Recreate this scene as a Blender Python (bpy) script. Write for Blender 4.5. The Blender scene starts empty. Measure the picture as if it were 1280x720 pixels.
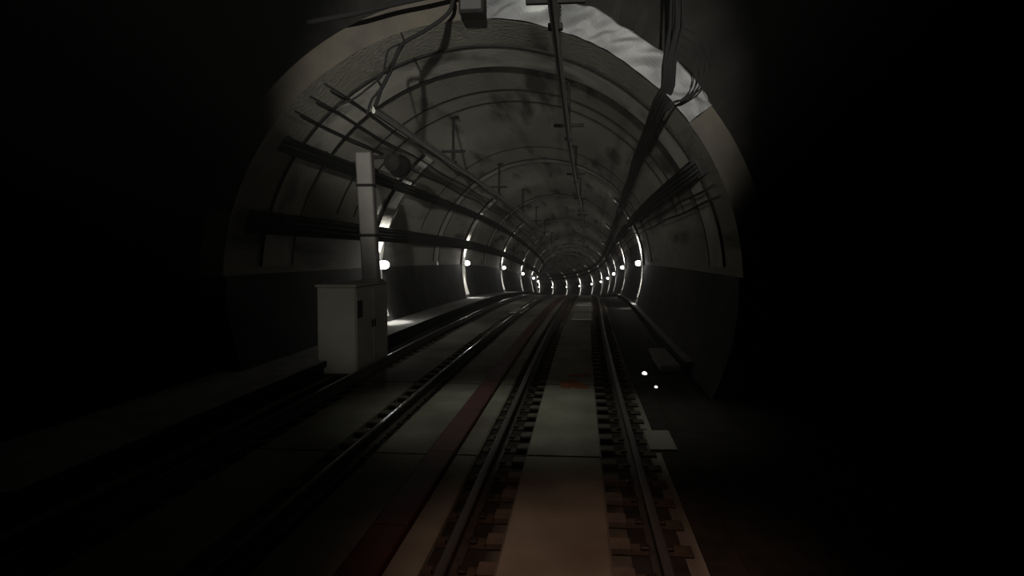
import bpy, math, random
import numpy as np
from mathutils import Vector, Matrix

random.seed(4)
sc = bpy.context.scene
C = sc.collection
R = math.radians

# ------------------------------------------------------------------ camera
cam_d = bpy.data.cameras.new('camera')
cam_d.sensor_width = 36.0
cam_d.lens = 900.0 / 1280.0 * 36.0
cam_d.clip_start = 0.05
cam_d.clip_end = 600
cam = bpy.data.objects.new('camera', cam_d)
C.objects.link(cam)
CAM_H = 2.08
cam.location = (0, 0, CAM_H)
cam.rotation_euler = (R(90 - 2.72), 0, math.atan(85 / 900.0))
sc.camera = cam

# ------------------------------------------------------------------ world and exposure
w = bpy.data.worlds.new('world'); sc.world = w
w.use_nodes = True
w.node_tree.nodes['Background'].inputs[0].default_value = (0.9, 1.0, 0.95, 1)
w.node_tree.nodes['Background'].inputs[1].default_value = 0.0015
sc.view_settings.view_transform = 'Standard'
sc.view_settings.look = 'None'
sc.view_settings.gamma = 1
sc.view_settings.use_curve_mapping = False
sc.view_settings.exposure = 0.0
sc.cycles.use_denoising = True
# thin haze added to the tunnel air to lift the blacks
vs = w.node_tree.nodes.new('ShaderNodeVolumeScatter')
vs.inputs['Density'].default_value = 0.0016
vs.inputs['Anisotropy'].default_value = 0.35
w.node_tree.links.new(vs.outputs[0], w.node_tree.nodes['World Output'].inputs['Volume'])
sc.cycles.max_bounces = 5
sc.cycles.sample_clamp_indirect = 3.0


def spot(name, loc, target, power, angle, blend, color, radius=0.15):
    d = bpy.data.lights.new(name, 'SPOT')
    d.energy = power; d.spot_size = R(angle); d.spot_blend = blend
    d.color = color; d.shadow_soft_size = radius
    o = bpy.data.objects.new(name, d); C.objects.link(o)
    o.location = loc
    o.rotation_euler = (Vector(target) - Vector(loc)).to_track_quat('-Z', 'Y').to_euler()
    return o


# unseen light added behind the camera, aimed up into the vault
spot('vault_fill', (0.2, -12.0, 3.8), (-1.1, 13.0, 4.85), 25000, 19.8, 0.6, (1.0, 0.97, 0.86), 0.15)
# unseen light added above the portal, washing the slab below it
spot('slab_fill', (-0.7, 11.0, 7.6), (-0.45, 10.2, 0.0), 350, 47, 1.0, (0.97, 1.0, 0.84), 0.3)
# warm unseen light added ahead of the camera to tint the near floor
spot('near_floor_fill', (0.15, 3.6, 3.3), (0.15, 4.9, 0.0), 125, 58, 1.0, (1.0, 0.6, 0.43), 0.3)
# unseen light added left of the camera to brighten the cabinet
spot('cabinet_fill', (-1.3, 0.6, 2.6), (-4.3, 13.8, 1.0), 520, 14, 0.8, (1.0, 0.96, 0.86), 0.12)

# ------------------------------------------------------------------ the line of the tunnel
ky = [-30, 0, 12, 20, 35, 49.5, 63, 77, 91, 105, 119, 133, 147, 161, 175, 189, 203, 217, 231, 245]
kd = [0, 0, 0, .06, .32, .52, .66, .74, .44, -.45, -2.2, -4.6, -7.8, -11.3, -15.3, -19.9, -25, -30.6, -36.7, -43.3]
kz = [0, 0, 0, 0, .12, .65, 1.45, 2.3, 3.2, 4.1, 5.05, 5.85, 6.55, 7.15, 7.7, 8.2, 8.7, 9.2, 9.7, 10.2]
gy = np.arange(-30, 245, 0.25)
gd = np.interp(gy, ky, kd); gz = np.interp(gy, ky, kz)
kern = np.exp(-0.5 * (np.arange(-40, 41) * 0.25 / 4.0) ** 2); kern /= kern.sum()


def smooth(a):
    p = np.concatenate([np.full(40, a[0]), a, a[-1] + (a[-1] - a[-2]) * np.arange(1, 41)])
    return np.convolve(p, kern, 'valid')


gd = smooth(gd); gz = smooth(gz)
gs = np.gradient(gd, 0.25)
TC_L, TC_H, TR = -1.7, 1.56, 4.2     # tunnel centre (lateral, height) and radius


def P(l, y, h):
    d = float(np.interp(y, gy, gd)); z = float(np.interp(y, gy, gz)); s = float(np.interp(y, gy, gs))
    n = math.hypot(1, s)
    return Vector((d + l / n, y - l * s / n, h - z))


def Q(deg, r, y):
    return P(TC_L + r * math.cos(R(deg)), y, TC_H + r * math.sin(R(deg)))


def yaw(y):
    return -math.atan(float(np.interp(y, gy, gs)))


# ------------------------------------------------------------------ materials
def mat(name, col, col2=None, rough=0.85, metal=0.0, scale=2.0, stretch=(1, 1, 1), bump=0.0, bscale=12, detail=6,
        emit=None, emit_s=0.0, lo=0.35, hi=0.65, stain=None):
    m = bpy.data.materials.new(name); m.use_nodes = True
    nt = m.node_tree; b = nt.nodes['Principled BSDF']
    b.inputs['Roughness'].default_value = rough
    b.inputs['Metallic'].default_value = metal
    if rough > .8: b.inputs['Specular IOR Level'].default_value = .12
    b.inputs['Base Color'].default_value = (*col, 1)
    tc = nt.nodes.new('ShaderNodeTexCoord')
    if col2 is not None:
        mp = nt.nodes.new('ShaderNodeMapping'); mp.inputs['Scale'].default_value = stretch
        nt.links.new(tc.outputs['Object'], mp.inputs[0])
        no = nt.nodes.new('ShaderNodeTexNoise'); no.inputs['Scale'].default_value = scale
        no.inputs['Detail'].default_value = detail
        nt.links.new(mp.outputs[0], no.inputs['Vector'])
        cr = nt.nodes.new('ShaderNodeValToRGB')
        cr.color_ramp.elements[0].position = lo; cr.color_ramp.elements[1].position = hi
        cr.color_ramp.elements[0].color = (*col, 1); cr.color_ramp.elements[1].color = (*col2, 1)
        nt.links.new(no.outputs[0], cr.inputs[0])
        out = cr.outputs[0]
        if stain is not None:
            scol, sscale, sstretch, slo, shi = stain
            mp2 = nt.nodes.new('ShaderNodeMapping'); mp2.inputs['Scale'].default_value = sstretch
            mp2.inputs['Location'].default_value = (3.1, 1.7, 9.2)
            nt.links.new(tc.outputs['Object'], mp2.inputs[0])
            n2 = nt.nodes.new('ShaderNodeTexNoise'); n2.inputs['Scale'].default_value = sscale
            n2.inputs['Detail'].default_value = 4
            nt.links.new(mp2.outputs[0], n2.inputs['Vector'])
            mr = nt.nodes.new('ShaderNodeMapRange')
            mr.inputs[1].default_value = slo; mr.inputs[2].default_value = shi
            nt.links.new(n2.outputs[0], mr.inputs[0])
            mx = nt.nodes.new('ShaderNodeMix'); mx.data_type = 'RGBA'
            mx.inputs[7].default_value = (*scol, 1)
            nt.links.new(mr.outputs[0], mx.inputs[0]); nt.links.new(out, mx.inputs[6])
            out = mx.outputs[2]
        nt.links.new(out, b.inputs['Base Color'])
    if bump:
        n3 = nt.nodes.new('ShaderNodeTexNoise'); n3.inputs['Scale'].default_value = bscale
        n3.inputs['Detail'].default_value = 5
        nt.links.new(tc.outputs['Object'], n3.inputs['Vector'])
        bp = nt.nodes.new('ShaderNodeBump'); bp.inputs['Strength'].default_value = bump
        bp.inputs['Distance'].default_value = 0.03
        nt.links.new(n3.outputs[0], bp.inputs['Height']); nt.links.new(bp.outputs[0], b.inputs['Normal'])
    if emit:
        b.inputs['Emission Color'].default_value = (*emit, 1)
        b.inputs['Emission Strength'].default_value = emit_s
    return m


M = dict(
    lining=mat('lining concrete', (.25, .243, .205), (.36, .35, .3), scale=.7, stretch=(1, .35, 1), bump=.35,
               stain=((.07, .068, .062), 1.1, (1.3, .16, 1.3), .55, .68)),
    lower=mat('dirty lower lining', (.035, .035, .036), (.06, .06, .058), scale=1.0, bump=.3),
    rib_and_pool=mat('pale rib concrete', (.42, .41, .37), (.55, .535, .48), scale=1.5, bump=.2,
            stain=((.15, .145, .13), .9, (1, 1, 1), .52, .7)),
    rock=mat('shade-black rock', (.008, .008, .008), (.018, .017, .016), scale=1.2, bump=1.0, bscale=3),  # near-black tone stands in for the unlit cavern
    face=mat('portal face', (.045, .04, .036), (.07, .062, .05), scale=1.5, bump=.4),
    slab=mat('slab concrete', (.2, .192, .16), (.27, .26, .215), scale=1.6, bump=.25,
             stain=((.11, .09, .075), .5, (1, .6, 1), .5, .7)),
    pale=mat('lamplit slab tone', (.36, .36, .31), (.5, .49, .43), scale=2, bump=.2),
    bed=mat('trackbed concrete', (.17, .16, .14), (.24, .225, .195), scale=1.2, stretch=(1, .3, 1), bump=.3,
            stain=((.03, .028, .027), .7, (1.2, .25, 1), .48, .62)),
    ledge=mat('ledge concrete', (.27, .27, .25), (.38, .375, .36), scale=2.0, bump=.2),
    ledge_side=mat('dark ledge side', (.03, .03, .03), (.05, .05, .048), scale=2.0),  # darker tone for the upright faces
    red=mat('worn red paint', (.085, .014, .011), (.055, .011, .009), rough=.7, scale=3, bump=.15),
    rust=mat('rust stain', (.38, .11, .035), (.22, .09, .045), scale=6),
    steel=mat('rail steel', (.05, .042, .038), (.09, .07, .06), rough=.6, metal=.5, scale=6),
    railhead=mat('polished rail head', (.5, .5, .5), rough=.2, metal=1.0),
    dullhead=mat('dull rail head', (.09, .085, .085), rough=.5, metal=.6),
    grime_and_shade=mat('rail grease and floor shade', (.02, .018, .017), (.035, .03, .027), scale=4),  # rail grease, also the tone of the floor strips standing in for shade
    block=mat('rail block', (.09, .078, .066), (.13, .11, .092), scale=5, bump=.2),
    plate=mat('baseplate', (.04, .032, .026), (.085, .065, .05), scale=5, bump=.2),
    clip=mat('clip iron', (.03, .022, .018), rough=.6, metal=.4),
    alu=mat('aluminium conductor', (.2, .2, .19), (.28, .28, .27), rough=.5, metal=.6, scale=4),
    iron=mat('dark iron', (.008, .008, .008), (.014, .013, .012), rough=.9, scale=5),
    cable=mat('black cable', (.01, .01, .011), rough=.95),
    cable2=mat('grey cable', (.016, .016, .017), rough=.95),
    tray=mat('galvanised tray', (.01, .01, .01), (.018, .018, .018), rough=.95, scale=3),
    cab=mat('pale cabinet', (.24, .232, .2), (.3, .29, .25), rough=.6, scale=1.5),
    cabdark=mat('dark vent', (.02, .02, .02), rough=.7),
    pink=mat('pale post paint', (.065, .059, .057), (.095, .087, .083), rough=.55, scale=2),
    sheet=mat('crumpled plastic sheet', (.1, .102, .11), (.22, .223, .23), rough=.82, scale=1.2, bump=.1, bscale=3),
    lamp=mat('lamp diffuser', (.9, .9, .9), emit=(1, .98, .95), emit_s=6),
    glint=mat('glint glow', (.9, .9, .9), emit=(1, .97, .9), emit_s=1.6),
    lampbody=mat('lamp body', (.45, .45, .43), rough=.5),
    white=mat('white enamel', (.7, .7, .68), rough=.4),
    marker=mat('marker plate', (.8, .8, .8), rough=.4, emit=(1, 1, 1), emit_s=0.0),
)


# ------------------------------------------------------------------ mesh helpers
class MB:
    def __init__(s): s.v = []; s.f = []; s.m = []

    def add(s, vs, fs, mi=0):
        k = len(s.v); s.v += [tuple(v) for v in vs]
        for f in fs: s.f.append(tuple(i + k for i in f)); s.m.append(mi)

    def box(s, x0, x1, y0, y1, z0, z1, mi=0, b=0.0, fn=None):
        if b > 0:
            # chamfered box: 24 vertices
            vs = []; idx = {}
            fs = []
            cx = [(x0, x0 + b), (x1, x1 - b)]; cy = [(y0, y0 + b), (y1, y1 - b)]; cz = [(z0, z0 + b), (z1, z1 - b)]
            for i in (0, 1):
                for j in (0, 1):
                    for k in (0, 1):
                        for a in range(3):
                            p = (cx[i][0 if a == 0 else 1], cy[j][0 if a == 1 else 1], cz[k][0 if a == 2 else 1])
                            idx[(i, j, k, a)] = len(vs); vs.append(p)
            g = lambda *q: idx[q]
            for i in (0, 1):
                fs.append([g(i, 0, 0, 0), g(i, 1, 0, 0), g(i, 1, 1, 0), g(i, 0, 1, 0)])
                fs.append([g(0, i, 0, 1), g(1, i, 0, 1), g(1, i, 1, 1), g(0, i, 1, 1)])
                fs.append([g(0, 0, i, 2), g(1, 0, i, 2), g(1, 1, i, 2), g(0, 1, i, 2)])
            for i in (0, 1):
                for j in (0, 1):
                    fs.append([g(i, j, 0, 0), g(i, j, 1, 0), g(i, j, 1, 1), g(i, j, 0, 1)])
                    fs.append([g(i, 0, j, 0), g(i, 1, j, 0), g(i, 1, j, 2), g(i, 0, j, 2)])
                    fs.append([g(0, i, j, 1), g(1, i, j, 1), g(1, i, j, 2), g(0, i, j, 2)])
                    for k in (0, 1):
                        fs.append([g(i, j, k, 0), g(i, j, k, 1), g(i, j, k, 2)])
        else:
            vs = [(x, y, z) for x in (x0, x1) for y in (y0, y1) for z in (z0, z1)]
            fs = [(0, 1, 3, 2), (4, 6, 7, 5), (0, 4, 5, 1), (2, 3, 7, 6), (0, 2, 6, 4), (1, 5, 7, 3)]
        if fn: vs = [fn(*v) for v in vs]
        s.add(vs, fs, mi)
        return s

    def grid(s, rows, mi=0, closed=False):
        n = len(rows[0]); vs = [p for r in rows for p in r]; fs = []
        for i in range(len(rows) - 1):
            for j in range(n if closed else n - 1):
                a = i * n + j; b_ = i * n + (j + 1) % n
                fs.append((a, b_, b_ + n, a + n))
        s.add(vs, fs, mi); return s

    def tube(s, pts, r, n=8, mi=0, caps=True):
        pts = [Vector(p) for p in pts]; rows = []
        up = Vector((0, 0, 1))
        for i, p in enumerate(pts):
            t = (pts[min(i + 1, len(pts) - 1)] - pts[max(i - 1, 0)]).normalized()
            u = t.cross(up)
            if u.length < .05: u = t.cross(Vector((1, 0, 0)))
            u.normalize(); v_ = u.cross(t)
            rr = r[i] if isinstance(r, (list, tuple)) else r
            rows.append([p + (u * math.cos(2 * math.pi * k / n) + v_ * math.sin(2 * math.pi * k / n)) * rr for k in range(n)])
        base = len(s.v)
        s.grid(rows, mi, closed=True)
        if caps:
            s.f.append(tuple(range(base, base + n))[::-1]); s.m.append(mi)
            e = base + n * (len(rows) - 1)
            s.f.append(tuple(range(e, e + n))); s.m.append(mi)
        return s

    def lathe(s, prof, c, axis='Z', n=16, mi=0, sx=1.0, sy=1.0):
        rows = []
        for r, h in prof:
            ring = []
            for k in range(n):
                a = 2 * math.pi * k / n
                x, y = r * math.cos(a) * sx, r * math.sin(a) * sy
                q = (x, y, h) if axis == 'Z' else ((h, x, y) if axis == 'X' else (x, h, y))
                ring.append((c[0] + q[0], c[1] + q[1], c[2] + q[2]))
            rows.append(ring)
        s.grid(rows, mi, closed=True); return s

    def build(s, name, mats, parent=None, smooth=False):
        me = bpy.data.meshes.new(name)
        me.from_pydata(s.v, [], s.f); me.validate()
        if not isinstance(mats, (list, tuple)): mats = [mats]
        for m in mats: me.materials.append(m)
        if len(me.polygons) == len(s.m): me.polygons.foreach_set('material_index', s.m)
        import bmesh
        bm = bmesh.new(); bm.from_mesh(me); bmesh.ops.recalc_face_normals(bm, faces=bm.faces[:]); bm.to_mesh(me); bm.free()
        if smooth: me.polygons.foreach_set('use_smooth', [True] * len(me.polygons))
        me.update()
        o = bpy.data.objects.new(name, me); C.objects.link(o)
        if parent: o.parent = parent
        return o


def tag(o, label=None, cat=None, group=None, kind=None):
    if label: o['label'] = label
    if cat: o['category'] = cat
    if group: o['group'] = group
    if kind: o['kind'] = kind
    return o


def empty(name, loc=(0, 0, 0), rz=0.0):
    o = bpy.data.objects.new(name, None); C.objects.link(o)
    o.location = loc; o.rotation_euler = (0, 0, rz); o.empty_display_size = .1
    return o


def frange(a, b, st):
    n = max(1, int(round((b - a) / st))); return [a + (b - a) * i / n for i in range(n + 1)]


def sweep(prof, y0, y1, st=1.5, mb=None, mi=0, caps=True):
    """closed profile of (lateral, height) carried along the tunnel"""
    mb = mb or MB(); ys = frange(y0, y1, st)
    base = len(mb.v); n = len(prof)
    mb.grid([[P(l, y, h) for l, h in prof] for y in ys], mi, closed=True)
    if caps:
        mb.f.append(tuple(range(base, base + n))); mb.m.append(mi)
        e = base + n * (len(ys) - 1); mb.f.append(tuple(range(e, e + n))); mb.m.append(mi)
    return mb


def arc_sweep(a0, a1, r_in, r_out, y0, y1, st=1.5, da=3, mb=None, mi=0):
    """a piece of lining between two angles with real thickness"""
    aa = frange(a0, a1, da)
    prof = [(TC_L + r_in * math.cos(R(a)), TC_H + r_in * math.sin(R(a))) for a in aa] + \
           [(TC_L + r_out * math.cos(R(a)), TC_H + r_out * math.sin(R(a))) for a in reversed(aa)]
    return sweep(prof, y0, y1, st, mb, mi)


# ------------------------------------------------------------------ setting: floor
Y_PORT, Y_END = 11.4, 235.0
FL = -0.2
T1, T2 = -0.16, -3.2          # track centres
GA = 0.7525                   # half gauge to rail centre
flo = sweep([(-6.4, FL), (3.0, FL), (3.0, FL - .4), (-6.4, FL - .4)], -4, Y_END, 1.5).build('floor', M['bed'])
tag(flo, kind='structure')
# walking slab panels between the rails of the near track, laid end to end
ends = [-0.9, 3.4, 7.7, 12.0] + [12.0 + 4.3 * k for k in range(1, 22)]
for a, b in zip(ends[:-1], ends[1:]):
    sweep([(T1 - .42, FL + .002), (T1 - .42, -.125), (T1 - .40, -.105), (T1 + .38, -.105), (T1 + .40, -.125), (T1 + .40, FL + .002)],
          a + .03, b - .03, 1.4).build('slab_panel', M['slab'], flo)
for a, b in zip(ends[:-1], ends[1:]):
    sweep([(-2.28, FL + .002), (-2.28, -.14), (-2.25, -.12), (-1.68, -.12), (-1.68, -.17), (-1.34, -.17), (-1.34, -.12), (-1.13, -.12), (-1.11, -.14), (-1.11, FL + .002)],
          a + .02, b - .02, 1.4).build('centre_slab', M['slab'], flo)
for a, b in zip(ends[:-1], ends[1:]):
    sweep([(T2 - .42, FL + .002), (T2 - .42, -.125), (T2 - .4, -.11), (T2 + .4, -.11), (T2 + .42, -.125), (T2 + .42, FL + .002)],
          a + .03, b - .03, 1.4).build('slab_panel', M['slab'], flo)
# rust marks by the joint between two slab panels
mb = MB()
for (l, y, a, b) in ((-.16, 12.15, .25, .16), (-.03, 12.9, .2, .12), (.02, 11.8, .18, .1), (-.22, 11.75, .12, .08)):
    mb.add([P(l, y, -.1035)] + [P(l + a * math.cos(k * .5236) * random.uniform(.7, 1.1), y + 2.0 * b * math.sin(k * .5236) * random.uniform(.7, 1.1), -.1035) for k in range(12)],
           [(0, 1 + k, 1 + (k + 1) % 12) for k in range(12)])
mb.build('rust_mark', M['rust'], flo)
# pale plates stand in for lamp light pooled on the slab
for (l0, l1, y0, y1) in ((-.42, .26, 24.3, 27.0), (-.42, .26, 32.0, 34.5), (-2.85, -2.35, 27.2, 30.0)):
    sweep([(l0, -.11), (l0 + .01, -.085), (l1 - .01, -.085), (l1, -.11)], y0, y1, 1.0).build('slab_light_patch', M['pale'], flo)
# low dark strip standing in for shade right of the track, and a pale slab beside the rail
sweep([(.93, FL - .01), (.93, FL + .02), (1.2, FL + .02), (1.22, FL + .008), (1.84, FL + .008), (1.86, FL + .02), (1.97, FL + .02), (1.97, FL - .01)], -3.5, 120, 1.5).build('floor_shade', M['grime_and_shade'], flo)
sweep([(.8, FL + .007), (.81, FL + .035), (1.12, FL + .04), (1.13, FL + .007)], 8.3, 9.2, .9).build('slab_light_patch', M['bed'], flo)
sweep([(1.98, FL - .01), (1.98, FL + .01), (2.98, FL + .01), (2.98, FL - .01)], -3.5, Y_PORT + 2.5, 1.5).build('floor_shade', M['grime_and_shade'], flo)
# red duct cover between the tracks, in lengths
duct = empty('cable_duct', P(-1.51, 1, -.17))
tag(duct, 'long red cable duct cover lying on the slab between the two tracks', 'duct')
for k in range(28):
    y0 = -.9 + k * 2.15
    o = sweep([(-1.66, -.168), (-1.655, -.095), (-1.64, -.085), (-1.38, -.085), (-1.365, -.095), (-1.36, -.168)],
              y0 + .008, y0 + 2.142, 1.1).build('cover_plate', M['red'], duct)
    o.matrix_parent_inverse = Matrix.Translation(-duct.location)

# side walkways
led_l = sweep([(-5.95, FL - .05), (-5.95, .13), (-4.62, .13), (-4.62, .02), (-4.68, .0), (-4.68, FL - .05)], Y_PORT - 6, Y_END, 1.5)
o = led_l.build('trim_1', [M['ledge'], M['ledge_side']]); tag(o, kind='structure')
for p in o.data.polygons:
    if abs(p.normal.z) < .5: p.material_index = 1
led_r = sweep([(2.55, FL - .05), (2.55, .02), (1.98, .02), (1.98, -.06), (2.02, -.08), (2.02, FL - .05)], Y_PORT + 2.5, Y_END, 1.5)
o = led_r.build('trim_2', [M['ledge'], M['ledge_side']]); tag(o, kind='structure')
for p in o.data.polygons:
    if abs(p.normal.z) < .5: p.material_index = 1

# ------------------------------------------------------------------ setting: tunnel lining
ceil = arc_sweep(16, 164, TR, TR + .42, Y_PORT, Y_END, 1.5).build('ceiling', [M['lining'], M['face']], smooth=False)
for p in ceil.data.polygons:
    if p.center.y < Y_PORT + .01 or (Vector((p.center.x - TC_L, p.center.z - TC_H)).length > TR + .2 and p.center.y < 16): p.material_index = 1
tag(ceil, kind='structure')
for (nm, a0, a1, b0, b1) in (('wall_right', 2, 16, -25, 2), ('wall_left', 164, 178, 178, 205)):
    mb = arc_sweep(a0, a1, TR, TR + .42, Y_PORT, Y_END, 1.5)
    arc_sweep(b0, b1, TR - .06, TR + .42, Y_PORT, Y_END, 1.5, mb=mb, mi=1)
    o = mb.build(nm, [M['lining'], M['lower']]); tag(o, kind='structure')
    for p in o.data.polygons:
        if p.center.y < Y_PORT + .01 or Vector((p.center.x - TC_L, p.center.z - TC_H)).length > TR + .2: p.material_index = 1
# pale arched ribs, plus pale side strips standing in for lamp light pools
LY = [20.0, 33.9, 48.6, 63, 77, 91]
RY = [31.6, 47.2, 62.5, 77, 91, 105, 119, 133, 147, 161, 174]
ARCHES = [(13.45, .68), (27.9, .42), (41.1, .42), (55.5, .4), (70, .4), (84, .4), (98, .4), (112, .4), (126, .4), (140, .4), (154, .4), (168, .4), (182, .4)]
ribs = [(4, 176, y, w_, .03, M['rib_and_pool']) for y, w_ in ARCHES] + \
       [(129, 198, y, .5, .075, M['rib_and_pool']) for y in LY] + [(-18, 46, y, .55, .075, M['rib_and_pool']) for y in RY]
for (lo, hi, y, w_, dep, m_) in ribs:
    arc_sweep(lo, hi, TR - dep, TR + .02, y - w_, y + w_, .6).build('rib_and_pool', m_, ceil)
    if y < 75:
        for e in (-1, 1):
            arc_sweep(lo, hi, TR - dep - .01, TR + .02, y + e * (w_ + .012) - .022, y + e * (w_ + .012) + .022, .044).build('rib_shade_line', M['iron'], ceil)  # dark strips stand in for the shaded grooves along the edges
# groove lining strips in the nearest lengths
for y in (16.2, 17.4, 24.6):
    arc_sweep(20, 160, TR - .012, TR + .02, y - .03, y + .03, .06).build('joint_strip', M['iron'], ceil)

# ------------------------------------------------------------------ setting: the wider cavern around the portal
mb = MB()
aa = frange(-25, 205, 5); ro = TR + .43; Yh = 13.2
inner = [Vector((TC_L + ro * math.cos(R(a)), Yh, TC_H + ro * math.sin(R(a)))) for a in aa]
outer = []
for a in aa:
    c, s_ = math.cos(R(a)), math.sin(R(a))
    t = min((12.5 / abs(c)) if abs(c) > 1e-6 else 1e9, (8.2 / s_) if s_ > 1e-6 else 1e9, (2.1 / -s_) if s_ < -1e-6 else 1e9)
    outer.append(Vector((TC_L + t * c, Yh, TC_H + t * s_)))
mids = [[i.lerp(o_, f) + Vector((0, random.uniform(-.15, .25) if 0 < f < 1 else 0, 0)) for i, o_ in zip(inner, outer)] for f in (0, .25, .5, .75, 1)]
mb.grid(mids)
mb.grid([[p + Vector((0, .5, 0)) for p in r] for r in mids])
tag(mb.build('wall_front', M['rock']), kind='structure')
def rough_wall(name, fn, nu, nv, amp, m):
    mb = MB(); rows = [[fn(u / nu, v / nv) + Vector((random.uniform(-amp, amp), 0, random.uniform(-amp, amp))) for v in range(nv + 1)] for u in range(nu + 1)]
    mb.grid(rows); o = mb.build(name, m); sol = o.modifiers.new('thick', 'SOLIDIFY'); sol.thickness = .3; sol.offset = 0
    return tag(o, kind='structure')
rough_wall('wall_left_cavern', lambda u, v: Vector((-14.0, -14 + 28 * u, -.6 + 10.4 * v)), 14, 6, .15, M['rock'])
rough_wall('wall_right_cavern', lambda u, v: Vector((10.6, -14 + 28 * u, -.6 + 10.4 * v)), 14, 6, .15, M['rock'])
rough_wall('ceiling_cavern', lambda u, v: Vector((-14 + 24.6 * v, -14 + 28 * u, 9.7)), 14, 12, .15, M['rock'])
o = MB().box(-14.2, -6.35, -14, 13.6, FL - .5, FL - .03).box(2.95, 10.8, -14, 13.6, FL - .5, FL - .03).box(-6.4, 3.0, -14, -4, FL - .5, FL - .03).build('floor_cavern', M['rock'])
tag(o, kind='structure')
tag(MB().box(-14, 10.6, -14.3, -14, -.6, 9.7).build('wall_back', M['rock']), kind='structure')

# ------------------------------------------------------------------ tracks
def rail_prof(c, top=0.0):
    h = [(-.07, -.172), (-.07, -.162), (-.012, -.145), (-.009, -.045), (-.034, -.035), (-.036, -.008), (-.026, -.001), (-.012, 0),
         (.012, 0), (.026, -.001), (.036, -.008), (.034, -.035), (.009, -.045), (.012, -.145), (.07, -.162), (.07, -.172)]
    return [(c + a, top + b) for a, b in h]

plate_me = MB().box(-.27, .27, -.095, .095, -.199, -.174, b=.008).build('tmp', M['plate']).data
clip_mes = []
for sx in (-1, 1):
    clip_mb = MB()
    clip_mb.box(sx * .09 - .035, sx * .09 + .035, -.05, .05, -.176, -.145, b=.008)
    clip_mes.append(clip_mb.build('tmp', M['clip']).data)
block_me = MB().box(-.17, .17, -.12, .12, -.2, -.128, b=.015).build('tmp', M['block']).data
for o in [o for o in C.objects if o.name.startswith('tmp')]: bpy.data.objects.remove(o)

def make_track(tc, label, ymax):
    t = empty('railway_track', P(tc, 3, FL)); tag(t, label, 'track')
    inv = Matrix.Translation(-t.location)
    for s_ in (-1, 1):
        c = tc + s_ * GA
        mb = sweep(rail_prof(c), -3, 200, 1.0)
        o = mb.build('rail', [M['steel'], M['railhead'] if tc < -1 else M['dullhead']], t); o.matrix_parent_inverse = inv
        for p in o.data.polygons:
            if p.normal.z > .9 and abs(p.center.z + float(np.interp(p.center.y, gy, gz))) < (.0003 if tc < -1 and p.center.y < 25 else .003): p.material_index = 1
        o = sweep([(c - .2, FL - .01), (c - .2, FL + .006), (c + .2, FL + .006), (c + .2, FL - .01)], -3, 120, 1.5).build('rail_seat', M['grime_and_shade'], t); o.matrix_parent_inverse = inv
        y = 1.2
        while y < ymax:
            p = P(c, y, 0)
            b = bpy.data.objects.new('baseplate', plate_me); C.objects.link(b); b.parent = t; b.matrix_parent_inverse = inv
            b.location = p; b.rotation_euler = (0, 0, yaw(y))
            if y < 24:
                for cm in clip_mes:
                    k = bpy.data.objects.new('rail_clip', cm); C.objects.link(k); k.parent = b
                q = bpy.data.objects.new('block', block_me); C.objects.link(q); q.parent = t; q.matrix_parent_inverse = inv
                q.location = P(c - s_ * .30, y, -.0); q.rotation_euler = (0, 0, yaw(y))
                q.scale = (.62, .8, 1)
            y += .535
    return t

make_track(T1, 'railway track with pale centre slab that the camera looks straight down', 62)
make_track(T2, 'second railway track at the left beside the raised walkway', 52)

# ------------------------------------------------------------------ overhead conductors
def conductor(tc, y0, y1, label):
    t = empty('overhead_conductor', P(tc, y0, 4.25)); tag(t, label, 'conductor')
    inv = Matrix.Translation(-t.location)
    pr = [(-.045, 4.36), (-.045, 4.345), (-.012, 4.335), (-.03, 4.29), (-.016, 4.25), (.016, 4.25), (.03, 4.29), (.012, 4.335), (.045, 4.345), (.045, 4.36)]
    o = sweep([(tc + a, b) for a, b in pr], y0, y1, 1.5).build('beam', M['alu'], t); o.matrix_parent_inverse = inv
    o = sweep([(tc + .008 * math.cos(k * 1.047), 4.243 + .008 * math.sin(k * 1.047)) for k in range(6)], y0, y1, 1.5).build('contact_wire', M['iron'], t); o.matrix_parent_inverse = inv
    return t

conductor(T1 - .1, 4.5, 160, 'grey overhead conductor bar above the track the camera is on')
conductor(T2, 11.0, 160, 'grey overhead conductor bar above the left track')
ords = ['nearest', 'second', 'third', 'fourth', 'fifth', 'sixth', 'seventh', 'eighth', 'ninth', 'tenth', 'eleventh', 'twelfth']

def support(tc, y, label, group):
    off = tc - TC_L
    top = TC_H + math.sqrt((TR if y > Y_PORT else 8.5) ** 2 - off ** 2) + .02
    if y < Y_PORT: top = 9.8
    t = empty('overhead_support', P(tc, y, top), yaw(y)); tag(t, label, 'bracket', group)
    f = lambda z: z - top
    MB().box(-.14, .14, -.1, .1, f(top - .05), 0, b=.01).build('ceiling_plate', M['iron'], t)
    MB().tube([(0, 0, f(top - .04)), (0, 0, f(4.62))], .032, 8).build('stem', M['iron'], t, True)
    mb = MB().box(-.3, .3, -.035, .035, f(4.6), f(4.66), b=.006)
    mb.build('crossbar', M['iron'], t)
    mb = MB().lathe([(.0, f(4.6)), (.035, f(4.59)), (.06, f(4.57)), (.035, f(4.55)), (.06, f(4.53)), (.035, f(4.51)), (.06, f(4.49)), (.035, f(4.47)), (.03, f(4.38)), (0, f(4.38))], (0, 0, 0), 'Z', 12)
    mb.build('insulator', M['iron'], t, True)
    MB().box(-.075, .075, -.05, .05, f(4.34), f(4.4), b=.008).build('clamp', M['iron'], t)

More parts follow.
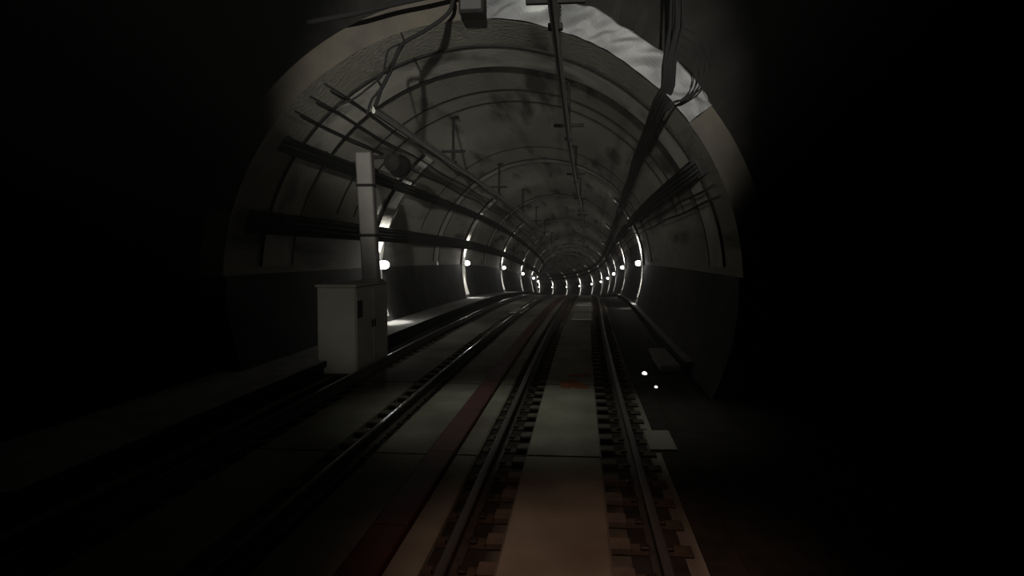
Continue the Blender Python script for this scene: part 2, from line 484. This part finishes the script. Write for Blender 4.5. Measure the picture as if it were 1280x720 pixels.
for i, y in enumerate((7.4, 14.5, 23.0, 32.0, 41.0, 50.0, 60.0, 70.0)):
    support(T1 - .1, y, f'dark drop bracket holding the conductor above the near track, {ords[i]} from the camera', 'brackets above the near track')
for i, y in enumerate((17.8, 26.8, 36.0, 45.0, 54.0, 64.0)):
    support(T2, y, f'dark drop bracket holding the conductor above the left track, {ords[i]} from the camera', 'brackets above the left track')

# ------------------------------------------------------------------ wall cables and trays
def wall_cable(a_fn, r, rad, y0, y1, label, m, group=None, wob=0.0, name='power_cable'):
    mb = MB(); ph = random.random() * 6
    pts = []
    for y in frange(y0, y1, 1.3):
        a = a_fn(y) if callable(a_fn) else a_fn
        pts.append(Q(a + wob * math.sin(y * .9 + ph), r - abs(wob) * .02 * math.sin(y * 1.3 + ph), y))
    mb.tube(pts, rad, 7)
    return tag(mb.build(name, m, smooth=True), label, 'cable', group)

for k, (a, lab) in enumerate(((127, 'uppermost'), (131.5, 'middle'), (136, 'lowest'))):
    wall_cable(a, TR - .1, .02, Y_PORT + .1, 150, f'{lab} of three black cables clipped high on the left side of the vault', M['cable'], 'cables high on the left of the vault', .35)
def tray(a, wdt, y0, y1, label, ncab, m=M['tray']):
    t = empty('cable_tray', Q(a, TR - .2, y0)); tag(t, label, 'cable tray')
    inv = Matrix.Translation(-t.location)
    da = math.degrees(wdt / 2 / TR)
    o = arc_sweep(a - da, a + da, TR - .21, TR - .18, y0, y1, 1.5, da=da).build('tray_base', m, t); o.matrix_parent_inverse = inv
    for s_ in (-1, 1):
        aa = a + s_ * da
        o = arc_sweep(aa - .15, aa + .15, TR - .28, TR - .18, y0, y1, 1.5, da=.3).build('tray_rim', m, t); o.matrix_parent_inverse = inv
    for k in range(ncab):
        aa = a - da * .8 + 1.6 * da * k / (ncab - 1)
        mb = MB(); mb.tube([Q(aa + .2 * math.sin(y * .7 + k), TR - .235, y) for y in frange(y0, y1, 1.5)], .026, 6)
        o = mb.build('cable', M['cable2'] if k % 2 else M['cable'], t, True); o.matrix_parent_inverse = inv
    y = y0 + .5
    while y < min(y1, 75):
        o = arc_sweep(a - da * .9, a + da * .9, TR - .18, TR + .01, y - .03, y + .03, .06, da=da).build('tray_bracket', m, t); o.matrix_parent_inverse = inv
        y += 1.75
tray(144, .26, Y_PORT + .2, 150, 'dark upper cable tray running along the left side of the vault', 3)
tray(164.5, .4, Y_PORT + .2, 150, 'dark lower cable tray on the left wall just above the lamps', 4)
tray(28, .3, Y_PORT + .2, 150, 'dark cable tray on the right side just above the lamps', 4)
def hooks(a, group):
    pass
for k, a in enumerate((20, 23)):
    wall_cable(a, TR - .11, .022, Y_PORT + .1, 150, ('lower', 'upper')[k] + ' thin cable clipped to the right wall under the tray', M['cable2'], 'thin cables under the right tray', .25)
def ga(y, k):
    return np.interp(y, [10.6, 14, 22, 35, 50, 150], [44.5, 43.5, 41, 38.5, 36.5, 36]) + k
names4 = ('leftmost strand of the thick black cable bundle on the right side of the vault', 'second strand of the thick black cable bundle on the right side of the vault',
          'third strand of the thick black cable bundle on the right side of the vault', 'rightmost strand of the thick black cable bundle on the right side of the vault')
for k in range(4):
    mb = MB(); pts = []
    x0 = 1.27 + .045 * k
    pts += [Vector((x0 + .08, 10.9, 9.2)), Vector((x0 + .06, 10.9, 6.5)), Vector((x0 + .02 + .05 * (k % 2), 10.9, 5.4)), Vector((x0 - .03, 10.95, 4.9)), Vector((x0 - .03, 11.1, 4.6))]
    for y in frange(11.6, 150, 1.3):
        pts.append(Q(float(ga(y, 1.0 * (1.5 - k))), TR - .12 - .03 * math.sin(y * .8 + k), y))
    mb.tube(pts, .033, 7)
    tag(mb.build('power_cable', M['cable'], smooth=True), names4[k], 'cable', 'thick cable bundle on the right')

# loops of thin cable beside the portal on the right
for k in range(4):
    mb = MB()
    c = Vector((1.33 + .02 * k, 11.0 - .05 * k, 4.32))
    pts = [c + Vector((.0 + (.33 + .05 * k) * math.sin(t), 0, (.75 + .1 * k) * (1 - math.cos(t)) * .5)) for t in frange(0, 2.9, .24)]
    pts = [c + Vector((-.1, .1, -.12))] + pts
    mb.tube(pts, .012, 6)
    tag(mb.build('cable_loop', M['cable'], smooth=True), f'{("innermost","second","third","outermost")[k]} thin cable loop hanging beside the plastic sheet at the right', 'cable', 'thin loops beside the plastic sheet')

# hanging cables at the upper left of the portal   (x, y, z) in metres
def px(x, y, d):     # a point seen near the portal, given as lateral and height of a ray from eye level at distance d
    return Vector(((x - 725) * d / 900.0, d, CAM_H - (y - 317) * d / 900.0))
hang = [
    ('thick black cable drooping across the upper left of the portal', .032, [(566, -30), (566, 0), (560, 18), (535, 36), (505, 52), (495, 66), (486, 88), (474, 110), (466, 132)]),
    ('thin black cable hanging beside the thick one at the upper left', .016, [(500, 40), (503, 52), (485, 60), (480, 75), (476, 92), (462, 104), (440, 120), (415, 130)]),
    ('short dark cable twisting down at the left edge of the portal', .02, [(505, 52), (492, 72), (482, 84), (470, 96), (474, 108), (462, 122), (456, 140)]),
    ('straight dark cable running out of the top left corner', .04, [(380, 24), (439, 15), (490, 5), (540, -4), (600, -16)]),
]
for lab, rad, pp in hang:
    # straight segments subdivided once for a smooth droop
    pts = [px(a, b, 10.9 + .1 * math.sin(a)) for a, b in pp]
    sm = []
    for i in range(len(pts) - 1):
        p0, p1, p2, p3 = pts[max(i - 1, 0)], pts[i], pts[i + 1], pts[min(i + 2, len(pts) - 1)]
        for t in (0, .25, .5, .75):
            sm.append(.5 * ((2 * p1) + (p2 - p0) * t + (2 * p0 - 5 * p1 + 4 * p2 - p3) * t * t + (3 * p1 - p0 - 3 * p2 + p3) * t ** 3))
    sm.append(pts[-1])
    mb = MB(); mb.tube(sm, rad, 7)
    tag(mb.build('hanging_cable', M['cable'], smooth=True), lab, 'cable')

# ------------------------------------------------------------------ plastic sheet over the portal edge
def make_sheet():
    mb = MB(); rows = []
    rnd = random.Random(11)
    na, nr = 200, 16
    fold = [rnd.uniform(-1, 1) for _ in range(40)]
    for i in range(na + 1):
        a = 37 + (90.5 - 37) * i / na; row = []
        for j in range(nr + 1):
            f = j / nr
            r = (TR + .0) + f * (.5 + .02 * math.sin(a * .31) + .012 * math.sin(a * .8))
            dep = .09 + .09 * math.sin(a * .33 + f * 5) + .05 * math.sin(a * .71 - f * 6 + 1) * math.sin(a * .13 + 2) + .04 * math.sin(a * 1.3 + f * 9 + 2 * math.sin(a * .2)) + rnd.uniform(-.004, .004)
            back = .0 if f < .92 else (f - .92) * 3.0
            row.append(Vector((TC_L + r * math.cos(R(a)), Y_PORT - .04 - max(dep, 0) * (.4 + .6 * math.sin(math.pi * min(f, 1))) + back, TC_H + r * math.sin(R(a)))))
        rows.append(row)
    mb.grid(rows)
    mb2rows = []
    for i in range(na + 1):
        a = 37 + (90.5 - 37) * i / na
        r = (TR + .5 + .02 * math.sin(a * .31) + .012 * math.sin(a * .8))
        mb2rows.append([rows[i][-1]] + [Vector((TC_L + (r + .03 * math.sin(a + k)) * math.cos(R(a)), Y_PORT + .2 + .45 * k, TC_H + (r + .03 * math.sin(a + k)) * math.sin(R(a)))) for k in (0, 1, 2, 3)])
    mb.grid(mb2rows)
    o = mb.build('plastic_sheet', M['sheet'], smooth=False)
    s_ = o.modifiers.new('t', 'SOLIDIFY'); s_.thickness = .006
    return tag(o, 'crumpled whitish plastic sheet draped over the upper right rim of the tunnel mouth', 'sheet')
make_sheet()
# dark steel box at the top of the portal
t = empty('junction_box', px(590, 4, 11.0)); tag(t, 'dark junction box fixed to the top of the tunnel mouth', 'box')
MB().box(-.19, .19, -.1, .25, -.2, .5, b=.02).build('housing', M['iron'], t)
MB().box(-.16, .16, -.125, -.102, -.16, .44, b=.008).build('lid', M['cabdark'], t)

# ------------------------------------------------------------------ wall lamps
light_d = bpy.data.lights.new('lamp_bulb', 'POINT'); light_d.energy = 26.0; light_d.shadow_soft_size = .05; light_d.color = (1, .97, .93)
beam_up = bpy.data.lights.new('lamp_beam', 'SPOT'); beam_up.energy = 520; beam_up.spot_size = R(56); beam_up.spot_blend = .7
beam_down = bpy.data.lights.new('lamp_beam', 'SPOT'); beam_down.energy = 210; beam_down.spot_size = R(50); beam_down.spot_blend = .7
for b_ in (beam_up, beam_down): b_.shadow_soft_size = .04; b_.color = (1, .97, .93)
def make_lamp():
    # +X points away from the wall, origin on the wall
    t = empty('wall_lamp')
    MB().box(0, .04, -.17, .17, -.11, .11, b=.01).build('back_plate', M['lampbody'], t)
    MB().box(.038, .08, -.14, .14, -.085, .085, b=.015).build('housing', M['lampbody'], t)
    mb = MB().lathe([(.0, .26), (.055, .255), (.1, .235), (.125, .19), (.13, .14), (.12, .081), (0, .081)], (0, 0, 0), 'X', 20, sx=1.2, sy=.8)
    mb.build('diffuser', M['lamp'], t, True)
    g = MB()
    for zz in (-.05, .05):
        g.tube([(.08, -.17, zz), (.18, -.17, zz), (.275, -.09, zz), (.275, .09, zz), (.18, .17, zz), (.08, .17, zz)], .005, 4)
    g.build('wire_guard', M['iron'], t)
    return t
proto = make_lamp()
kids = list(proto.children)
first = [True]
def place_lamp(side, y, label, group):
    if first[0]:
        r_ = proto; first[0] = False
    else:
        r_ = proto.copy(); C.objects.link(r_)
        for k in kids:
            c = k.copy(); C.objects.link(c); c.parent = r_
    a = 177 if side < 0 else 3
    r_.location = Q(a, TR - .075, y)
    r_.rotation_euler = (0, 0, yaw(y) + (0 if side < 0 else math.pi))
    tag(r_, label, 'lamp', group)
    r_.scale = (1.2, 1.9, 1.2) if side < 0 and y < 22 else (1.12,) * 3  # lamps enlarged, the nearest widened, to stand in for glare
    lo = bpy.data.objects.new('lamp_bulb', light_d); C.objects.link(lo)
    # the bulb shines from just outside the diffuser's face
    lo.parent = r_; lo.location = (.29, 0, 0)
    for up in (1, -1):          # the fixture throws a narrow fan up and down the wall
        lo = bpy.data.objects.new('lamp_beam', beam_up if up > 0 else beam_down); C.objects.link(lo)
        lo.parent = r_; lo.location = (.12, 0, .14 * up)
        lo.rotation_euler = Vector((-.03 if up > 0 else .12, 0, up)).to_track_quat('-Z', 'Y').to_euler()
for i, y in enumerate(LY):
    place_lamp(-1, y, 'lit white bulkhead lamp on the left wall, ' + (ords[i] + ' from the camera' if i else 'nearest of its row, beside the pale post'), 'lamps on the left wall')
for i, y in enumerate(RY):
    place_lamp(1, y, 'lit white bulkhead lamp on the right wall, ' + ords[i] + ' from the camera', 'lamps on the right wall')

# small pale plate between two left lamps
t = empty('marker_plate', Q(176, TR - .0, 28.3), yaw(28.3)); tag(t, 'small upright pale marker plate on the left wall between the first two lamps', 'sign')
MB().box(0, .03, -.07, .07, -.19, .19, b=.006).build('plate', M['marker'], t)
MB().box(.03, .034, -.05, .05, -.02, .02).build('stripe', M['cabdark'], t)

# ------------------------------------------------------------------ cabinet and post at the left
t = empty('equipment_cabinet', (-4.42, 13.8, FL)); tag(t, 'pale grey equipment cabinet with a dark vent beside the left track', 'cabinet')
H0 = 1.72
MB().box(-.36, .36, -1.08, 1.08, .08, H0 - .05, b=.02).build('body', M['cab'], t)
MB().box(-.34, .12, -1.05, 1.05, 0, .085).build('plinth', M['cabdark'], t)
MB().box(-.39, .39, -1.11, 1.11, H0 - .052, H0, b=.015).build('roof', M['cab'], t)
for k, (a, b) in enumerate(((-1.04, -.01), (.01, 1.04))):
    d = MB().box(.36, .378, a, b, .13, H0 - .1, b=.006).build('door', M['cab'], t)
    yy = b - .08 if k == 0 else a + .08
    MB().box(.378, .4, yy - .012, yy + .012, .85, 1.0, b=.004).build('handle', M['iron'], d)
v = MB()
v.box(.378, .384, -1.02, -.72, 1.1, 1.42)
v.build('vent', M['cabdark'], t)
s2 = MB()
for k in range(6): s2.box(.384, .392, -1.01, -.73, 1.12 + k * .05, 1.14 + k * .05)
s2.build('vent_slats', M['iron'], t)

t = empty('steel_post', (-4.2, 14.25, FL + H0)); tag(t, 'pale leaning steel post rising behind the grey cabinet at the left', 'post')
def slant(x, y, z): return (x - .05 * z, y, z)
MB().box(-.165, .165, -.12, .12, 0, 2.6, b=.025, fn=slant).build('shaft', M['pink'], t)
MB().box(-.2, .2, -.17, .17, 0, .05, b=.01).build('foot', M['pink'], t)
for zz in (.9, 1.9):
    MB().box(-.175, .175, -.13, .13, zz, zz + .06, b=.01, fn=slant).build('collar', M['iron'], t)
MB().tube([(-.2, 0, 2.5), (-.1, .05, 2.5), (.45, .1, 2.52)], .04, 8).build('arm', M['iron'], t)
t = empty('drum_housing', (-3.75, 14.5, 3.9)); tag(t, 'dark drum shaped housing hanging beside the top of the pale post', 'housing')
m_ = MB().lathe([(0, -.35), (.16, -.35), (.17, -.3), (.2, .2), (.24, .33), (.22, .35), (.19, .22), (0, .2)], (0, 0, 0), 'Y', 18)
m_.build('drum', M['iron'], t, True)
MB().box(-.25, .1, -.05, .05, .17, .22, b=.008).build('bracket', M['iron'], t)

# ------------------------------------------------------------------ small things near the right rail
def glint_glow(l, y, s_, label):  # small glowing blocks added in place of two bright glints
    t = empty('glint_glow', P(l, y, FL + 0.0)); tag(t, label, 'light', 'glowing glints beside the right rail')
    MB().box(-.05 * s_, .05 * s_, -.12 * s_, .12 * s_, 0, .06 * s_ + .02, b=.008).build('housing', M['lampbody'], t)
    MB().lathe([(.045 * s_, .06 * s_ + .02), (.042 * s_, .08 * s_ + .02), (.025 * s_, .095 * s_ + .02), (0, .1 * s_ + .02)], (0, 0, 0), 'Z', 12, sx=1, sy=2.6).build('lens', M['glint'], t, True)
glint_glow(1.17, 13.3, 1.0, 'larger bright white glowing glint on the floor right of the track')
glint_glow(1.26, 12.1, .6, 'smaller bright white glowing glint on the floor, nearer the camera')
t = empty('trough_cover', P(1.72, 15.2, FL)); tag(t, 'pale broken concrete trough cover lying along the foot of the right walkway', 'cover')
mb = MB().box(-.2, .2, -1.2, .5, 0, .14, b=.02); mb.build('slab', M['ledge'], t)
MB().box(-.16, .22, .55, 1.6, 0, .11, b=.02).build('slab', M['ledge'], t)
for k in range(2):
    mb = MB(); mb.tube([P(-4.42 + .1 * k + .02 * math.sin(y + k), y, FL + .03) for y in frange(4, 90, .7)], .03, 6)
    tag(mb.build('floor_cable', M['cable2'], smooth=True), ('outer', 'inner')[k] + ' of two cables lying at the foot of the left walkway', 'cable', 'cables at the foot of the left walkway')
